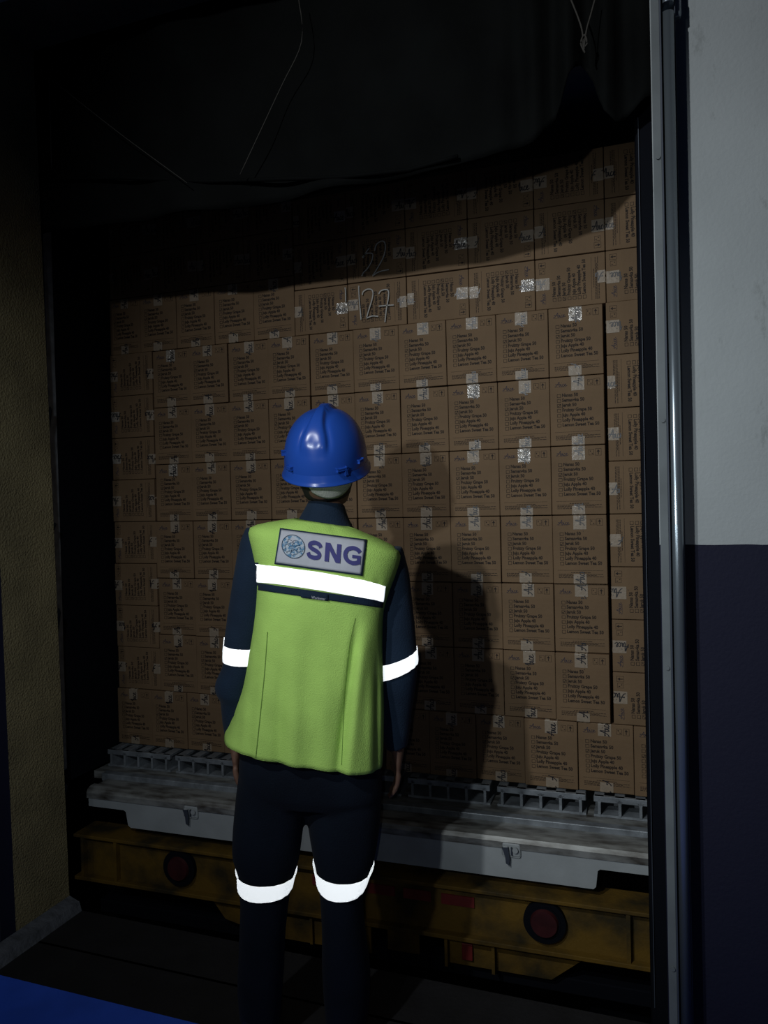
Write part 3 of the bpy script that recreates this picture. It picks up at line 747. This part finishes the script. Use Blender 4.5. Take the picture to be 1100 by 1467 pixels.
# vest -------------------------------------------------------------
def g(x, c, s_): return math.exp(-((x-c)/s_)**2)
def sst(a, b_, x): t = max(0, min(1, (x-a)/(b_-a))); return t*t*(3-2*t)
def vfold(x, y, u):
    low = sst(850, 1060, y)
    f_ = .010*low*(g(x, 404-(y-900)*.02, 9)) - .006*low*g(x, 425, 12)
    xr_ = 512-(y-880)*.14
    f_ += .012*sst(868, 930, y)*(1-sst(1040, 1090, y)*.5)*g(x, xr_, 6) - .008*sst(870, 930, y)*g(x, xr_+15, 9)
    f_ += .012*sst(900, 990, y)*g(x, 541, 5) - .004*low*g(x, 530, 6)
    f_ += .008*low*g(x, 365-(y-950)*.08, 8) - .005*low*g(x, 350, 8)
    f_ += .0035*low*math.sin(x*.13+1) + .0012*math.sin(x*.05+y*.045)*1.5 + .0012*math.sin(y*.09-x*.07)
    f_ += .007*g(x, 540, 5)*g(y, 845, 16)      # crease under the right shoulder
    f_ += .004*g(x, 478, 4)*g(y, 757, 9)
    f_ += .0012*sst(1080, 1100, y)*math.sin(x*.55)
    return f_
vt = [(747, 424, 500, .080), (750, 414, 511, .088), (754, 400, 524, .096), (759, 384, 543, .106), (765, 368, 560, .116), (771, 358, 571, .122), (778, 355.5, 574, .126), (800, 360, 569, .131), (830, 366.5, 558.5, .133), (860, 367.5, 550, .134), (905, 363.5, 548, .134), (950, 356.5, 549, .134), (1000, 348, 550, .135), (1045, 335, 549.5, .137), (1062, 328, 549, .138), (1079, 321, 548, .140)]
VT = dense(vt, 5); VN = 3.0; VDC = .008
def vtab(yc):
    for p, q_ in zip(VT, VT[1:]):
        if yc <= q_[0]: t = max(0, (yc-p[0])/(q_[0]-p[0])); return [p[j]+(q_[j]-p[j])*t for j in range(4)]
    return list(VT[-1])
v, f = loft([ring(a, vy(y, a), b_, vy(y, b_), VDC, d, VN, 200, vfold) for y, a, b_, d in VT], (False, False))
vest = wear(mk('safety_vest', v, f, M_vest, None, True))
sd = vest.modifiers.new('s', 'SOLIDIFY'); sd.thickness = .002; sd.offset = -1
def vsurf(x, y, eps):
    """point on the back of the vest seen at (x, y), eps in front of it"""
    yy = y
    for _ in range(5):
        yc = yy - SL*(x-455); t = vtab(yc); xc, hw = (t[1]+t[2])/2, (t[2]-t[1])/2
        u = max(-.9999, min(.9999, (x-xc)/hw)); vq = (1-abs(u)**VN)**(1/VN)
        dd = VDC - t[3]*vq + vfold(x, yy, u)*min(1, vq*1.5)
        h0 = 733.5-FPX*PITCH; yy = h0 + (y-h0)*(D0+dd)/D0
    return dep(x, y, D0+dd-eps)
def patch(name, corner, nu, nv, m_, eps, parent):
    """quad patch given by its four picture corners tl, tr, br, bl laid on the vest back"""
    a, b_, c, d = [V(p) for p in corner]; vs_ = []; fs = []
    for j in range(nv+1):
        for i in range(nu+1):
            s_, t = i/nu, j/nv; p = (a*(1-s_)+b_*s_)*(1-t) + (d*(1-s_)+c*s_)*t
            vs_.append(vsurf(p.x, p.y, eps))
    for j in range(nv):
        for i in range(nu): q0 = j*(nu+1)+i; fs.append((q0, q0+1, q0+nu+2, q0+nu+1))
    o = mk(name, vs_, fs, m_, None, True); o.parent = parent
    s2 = o.modifiers.new('s', 'SOLIDIFY'); s2.thickness = .0012; s2.offset = 0
    return o
patch('navy_stripe', [(362, 834), (549.5, 861), (548, 871), (361, 844)], 60, 5, M_navy, .004, vest)
patch('navy_stripe', [(364, 806), (370, 806), (366, 845), (361.5, 844)], 4, 6, M_navy, .003, vest)
def stripe_pts(nu=70, nv=8):
    tab = [(365, 808, 834), (400, 812, 837), (460, 820, 846), (520, 831, 856.5), (540, 836, 860), (553.5, 840.5, 863)]
    vs_ = []; fs = []
    for i in range(nu+1):
        x = 365.5+(553-365.5)*i/nu
        for a, b_ in zip(tab, tab[1:]):
            if x <= b_[0]: t = (x-a[0])/(b_[0]-a[0]); y0 = a[1]+(b_[1]-a[1])*t; y1 = a[2]+(b_[2]-a[2])*t; break
        for j in range(nv+1):
            vs_.append(vsurf(x-.10*(y0+(y1-y0)*j/nv-835)*(i/nu > .9)*(i/nu-.9)*10, y0+(y1-y0)*j/nv, .006))
    for i in range(nu):
        for j in range(nv): q0 = i*(nv+1)+j; fs.append((q0, q0+1, q0+nv+2, q0+nv+1))
    return vs_, fs
def refl(o):
    s2 = o.modifiers.new('s', 'SOLIDIFY'); s2.thickness = .001; s2.offset = 0; o['label'] = 'silver reflective tape, glaring white'; return o
v, f = stripe_pts(); o = mk('reflective_stripe', v, f, M_bandm, None, True); o.parent = vest; refl(o)
lab = patch('woven_label', [(431.5, 846.5), (470.5, 852), (470, 861), (431, 856)], 10, 3, M_navy, .0062, vest); lab['label'] = 'small navy woven label'
def lay_text(s, size_w, org, ux, uz, m_, eps, parent, name, bold=.02):
    """flat lettering laid on the vest: org picture point, ux and uz picture vectors per unit"""
    P, F = text2d(s, 1, bold); x0 = min(p[0] for p in P); x1 = max(p[0] for p in P); h = max(p[1] for p in P)
    vs_ = []
    for p in P:
        a = (p[0]-x0)/(x1-x0); b_ = p[1]/h
        vs_.append(vsurf(org[0]+ux[0]*a+uz[0]*b_, org[1]+ux[1]*a+uz[1]*b_, eps))
    o = mk(name, vs_, F, m_); o.parent = parent; return o
lay_text('Workwear', 1, (446, 857.6), (20, 2.6), (.2, -4.0), M_patch, .0075, lab, 'label_lettering', .0)
badge = patch('back_badge', [(401, 756.5), (525.5, 773), (519, 825), (393, 808)], 40, 16, M_pborder, .0045, vest); badge['label'] = 'rectangular back badge with globe and letters SNG'
patch('badge_cloth', [(403, 758.8), (523, 774.8), (517, 822.5), (395.2, 806)], 40, 16, M_patch, .0058, badge)
# letters, one after the other on the badge
def thick(pts, wd):
    P, F = ribbon2d(smooth_line(pts, 6) if len(pts) > 2 else [V(p) for p in pts], wd); return P, F
def bar(a0, a1, b0, b1, n=14):   # upright or slanted bar, bottom a0..a1, top b0..b1
    P = []
    for j in range(n+1): t = j/n; P += [(a0+(b0-a0)*t, t), (a1+(b1-a1)*t, t)]
    return P, [(2*j, 2*j+1, 2*j+3, 2*j+2) for j in range(n)]
LET = {'S': [thick([(.90, .68), (.80, .83), (.5, .89), (.22, .80), (.17, .66), (.35, .55), (.65, .46), (.85, .32), (.78, .16), (.5, .10), (.2, .15), (.10, .32)], .23)],
       'G': [thick([(.93, .70), (.80, .83), (.54, .89), (.25, .78), (.13, .50), (.25, .22), (.54, .10), (.78, .14), (.90, .22)], .22), thick([(.89, .08), (.89, .52)], .2), thick([(.52, .45), (.985, .45)], .17)],
       'N': [bar(0, .27, 0, .27), bar(.73, 1, .73, 1), bar(.71, 1, 0, .29)]}
for ch, xa, xb, ya, yb in (('S', 438.5, 460, 799.5, 803.5), ('N', 464.5, 487, 804, 807), ('G', 490, 516, 807, 811)):
    vs_, fs = [], []
    for q3, (P, F) in enumerate(LET[ch]):
        n0 = len(vs_); vs_ += [vsurf(xa+(xb-xa)*a+2.0*b_, ya+(yb-ya)*a-27*b_, .0088+.00015*q3) for a, b_ in P]; fs += [tuple(i+n0 for i in q_) for q_ in F]
    o = mk('badge_letter', vs_, fs, M_letters); o.parent = badge
gc = V((420, 783)); vs_ = [vsurf(gc.x, gc.y, .0075)]; fs = []
for k in range(48): t = 2*math.pi*k/48; vs_.append(vsurf(gc.x+16.2*math.cos(t), gc.y+16.4*math.sin(t)+2*math.cos(t), .0075))
for k in range(48): fs.append((0, 1+k, 1+(k+1) % 48))
o = mk('globe_emblem', vs_, fs, M_globe); o.parent = badge
rl = []
def gl_line(pts, wd=.9):
    P, F = ribbon2d([V(p) for p in pts], wd); rl.append((P, F))
gl_line([(gc.x+16.4*math.cos(2*math.pi*k/48), gc.y+16.6*math.sin(2*math.pi*k/48)+2*math.cos(2*math.pi*k/48)) for k in range(49)], .9)
rnd = random.Random(11)
for cx_, cy2, r0 in ((413, 786, 6), (424, 779, 5), (421, 791, 5), (429, 788, 3.5), (415, 776, 3.5)):
    gl_line([(cx_+r0*(1+.35*math.sin(5*t)+.2*rnd.uniform(-1, 1))*math.cos(t), cy2+r0*.8*(1+.3*math.sin(3*t+1)+.2*rnd.uniform(-1, 1))*math.sin(t)) for t in [2*math.pi*k/26 for k in range(24)]], .55)
vs_, fs = [], []
for P, F in rl:
    o0 = len(vs_); vs_ += [vsurf(p[0], p[1], .0084) for p in P]; fs += [tuple(i+o0 for i in q_) for q_ in F]
o = mk('globe_outline', vs_, fs, M_pborder); o.parent = badge
def seam(pts, wd=.9):
    P, F = ribbon2d(smooth_line(pts, 8), wd); o = mk('seam', [vsurf(p[0], p[1], .0022) for p in P], F, M_seam); o.parent = vest
seam([(383, 905), (379, 960), (373, 1020), (366, 1086)]); seam([(509, 885), (500, 930), (494, 990), (491, 1050), (489, 1096)], .7)

# reflective bands round sleeves and knees
def band(name, tab, y0l, y1l, y0r, y1r, parent, sagt=0, grow=2.0, seg=64, crumple=0, dcol=None, n=2.2):
    """tab rows (y, xl, xr, dr[, dc]); the band's upper edge runs y0l..y0r, the lower y1l..y1r"""
    def at(y):
        for p, q_ in zip(tab, tab[1:]):
            if y <= q_[0]: t = max(0, (y-p[0])/(q_[0]-p[0])); return [p[j]+(q_[j]-p[j])*t for j in range(len(p))]
        return list(tab[-1])
    rs = []
    for j in range(9):
        t = j/8; yl = y0l+(y1l-y0l)*t; yr = y0r+(y1r-y0r)*t; a = at((yl+yr)/2); al_ = at(yl); ar_ = at(yr)
        xl, xr = al_[1]-grow, ar_[2]+grow; dc = a[4] if len(a) > 4 else .02
        r_ = []
        for k in range(seg):
            th = 2*math.pi*k/seg; c, s_ = math.cos(th), math.sin(th)
            u = math.copysign(abs(c)**(2/n), c); v_ = math.copysign(abs(s_)**(2/n), s_)
            dd = dc-(a[3]+.005)*v_ + crumple*math.sin(th*17)*(.004 if c > .55 else .0008)
            x = (xl+xr)/2+(xr-xl)/2*u
            y = yl+(yr-yl)*(u+1)/2 + sagt*(v_ if v_ > 0 else v_*.5)
            r_.append(dep(x, hz(y, dd), D0+dd))
        rs.append(r_)
    v, f = loft(rs, (False, False)); o = mk(name, v, f, M_bandm, None, True); o.parent = parent; return refl(o)
band('reflective_band', dense(al, 6), 926, 950, 928, 952, jacket, 1, 1.0)
band('reflective_band', dense(ar, 6), 951, 974, 930, 950, jacket, 6, 1.5, crumple=1)
band('reflective_band', dense(ll, 8), 1253, 1277, 1248, 1270, trousers, 3, 2.5, crumple=.4)
band('reflective_band', dense(lr, 8), 1241, 1268, 1241, 1265, trousers, 9, 2.5, crumple=.4)
# second tape edge just showing on the left sleeve
v = []; f = []
for j in range(6):
    y = 913+21*j/5; x = 322.0-2.2*j/5
    v += [dep(x-1.2, y, D0+.03), dep(x+1.0, y, D0+.022)]
f = [(2*j, 2*j+1, 2*j+3, 2*j+2) for j in range(5)]
o = mk('reflective_band', v, f, M_bandm); o.parent = jacket; refl(o)

# helmet -------------------------------------------------------------
def hpt(p): return HM @ V(p)
HZ0 = .012                 # rim height in head space
def helmet():
    rs = []; seg = 144
    def profile(z):        # z 0..1 from rim to crown
        return (1-z**2.35)**(1/2.1)
    zs = [0, .04, .08, .14, .2, .27, .34, .41, .48, .55, .62, .69, .75, .81, .86, .90, .94, .97, .99, .9985]
    Hh = .148
    for zi in zs:
        r_ = []
        for k in range(seg):
            t = 2*math.pi*k/seg; c, s_ = math.cos(t), math.sin(t)
            q0 = profile(zi); x = .111*q0*c; y = .135*q0*s_ + .004
            z = HZ0 + Hh*zi
            nrm = V((c*q0, s_*q0, zi*1.1)).normalized()
            el = zi                                  # ridges fade towards the rim
            # broad centre ridge and two grooves beside it
            hw_ = .033 - .019*sst(.55, 1.0, el)
            on = sst(.40, .54, el) if s_ < 0 else sst(.3, .5, el)
            cr = (.0060+.004*sst(.8, 1, el))*on*(1/(1+math.exp((abs(x)-hw_)/.0016)))
            side = -.0035*on*math.exp(-((abs(x)-hw_-.007)/.006)**2)
            sr_ = -.0035*on*math.exp(-(x/.014)**2)*(1-sst(.6, .8, el))
            r_.append(hpt(V((x, y, z)) + nrm*(cr+side+sr_)))
        rs.append(r_)
    v, f = loft(rs, (False, True))
    return v, f
v, f = helmet(); hel = wear(mk('helmet', v, f, M_helmet, None, True)); hel['label'] = 'glossy blue hard hat'
s2 = hel.modifiers.new('s', 'SOLIDIFY'); s2.thickness = .0025; s2.offset = -1
rs = []
for (ro, dz, wd2) in ((.0, .006, 0), (.002, -.002, 0), (.004, -.010, 0), (.006, -.016, 0), (.0085, -.019, 0), (.0088, -.0215, 0), (.007, -.0215, 0), (.003, -.016, 0), (-.002, -.010, 0)):
    r_ = []
    for k in range(120):
        t = 2*math.pi*k/120; c, s_ = math.cos(t), math.sin(t)
        pk = max(0, s_)**3*2.9*max(0, ro)/.0088*.016
        r_.append(hpt((( .111+ro)*c, .004+(.135+ro)*s_+pk, HZ0+dz - .004*c*c)))
    rs.append(r_)
v, f = loft(rs, (False, False)); bo = mk('helmet_brim', v, f, M_helmet, None, True); bo.parent = hel
def lug(th, zc, wq, hq):
    c, s_ = math.cos(th), math.sin(th); b = bmesh.new()
    cpt = V((.110*c, .004+.137*s_, zc)); n_ = V((c, s_*.8, 0)).normalized(); t_ = V((-n_.y, n_.x, 0))
    r = bmesh.ops.create_cube(b, size=1)
    for vv_ in r['verts']:
        q0 = vv_.co.copy(); vv_.co = hpt(cpt + t_*q0.x*wq + n_*q0.y*.010 + V((0, 0, 1))*q0.z*hq)
    bmesh.ops.bevel(b, geom=list(b.edges), offset=.002, segments=2, affect='EDGES')
    me = bpy.data.meshes.new('accessory_slot'); b.to_mesh(me); b.free()
    o_ = link('accessory_slot', me, None, [M_helmet]); o_.parent = hel
lug(math.radians(-52), HZ0+.018, .026, .007); lug(math.radians(-128), HZ0+.018, .020, .007); lug(math.radians(-46), HZ0+.008, .006, .014)
lug(math.radians(-150), HZ0+.045, .004, .010); lug(math.radians(-20), HZ0+.022, .02, .007)
# hair net and the dark hair under the rim
def shell(z0, z1, grow, t0, t1, nseg=40, dz=None):
    vs_, fs = [], []; nz2 = 8
    for j in range(nz2+1):
        z = z0+(z1-z0)*j/nz2
        for k in range(nseg+1):
            t = math.radians(t0+(t1-t0)*k/nseg); q0 = 1-.35*((z0-z)/.12)**2 if z < z0 else 1
            taper = 1 - .30*(j/nz2)
            bend = -.018*math.sin(math.pi*k/nseg)*(j/nz2) if dz else 0
            vs_.append(hpt(((.082+grow)*math.cos(t)*taper, (.102+grow)*math.sin(t)*taper, z+bend)))
    for j in range(nz2):
        for k in range(nseg): q0 = j*(nseg+1)+k; fs.append((q0, q0+1, q0+nseg+2, q0+nseg+1))
    return vs_, fs
v, f = shell(.018, -.075, .008, 178, 362, 50); o = mk('hair', v, f, M_hair, None, True); wear(o)
s2 = o.modifiers.new('s', 'SOLIDIFY'); s2.thickness = .008; s2.offset = -1
v, f = shell(.006, -.046, .021, 254, 345, 40, True); o = mk('hair_net', v, f, M_net, None, True); wear(o); o['label'] = 'pale net hem hanging below the helmet'
s2 = o.modifiers.new('s', 'SOLIDIFY'); s2.thickness = .001
v, f = shell(.004, -.022, .018, 205, 245, 12); o = mk('hair_net', v, f, M_net, None, True); wear(o)
print('cartons', NB, 'objects', len(bpy.data.objects))
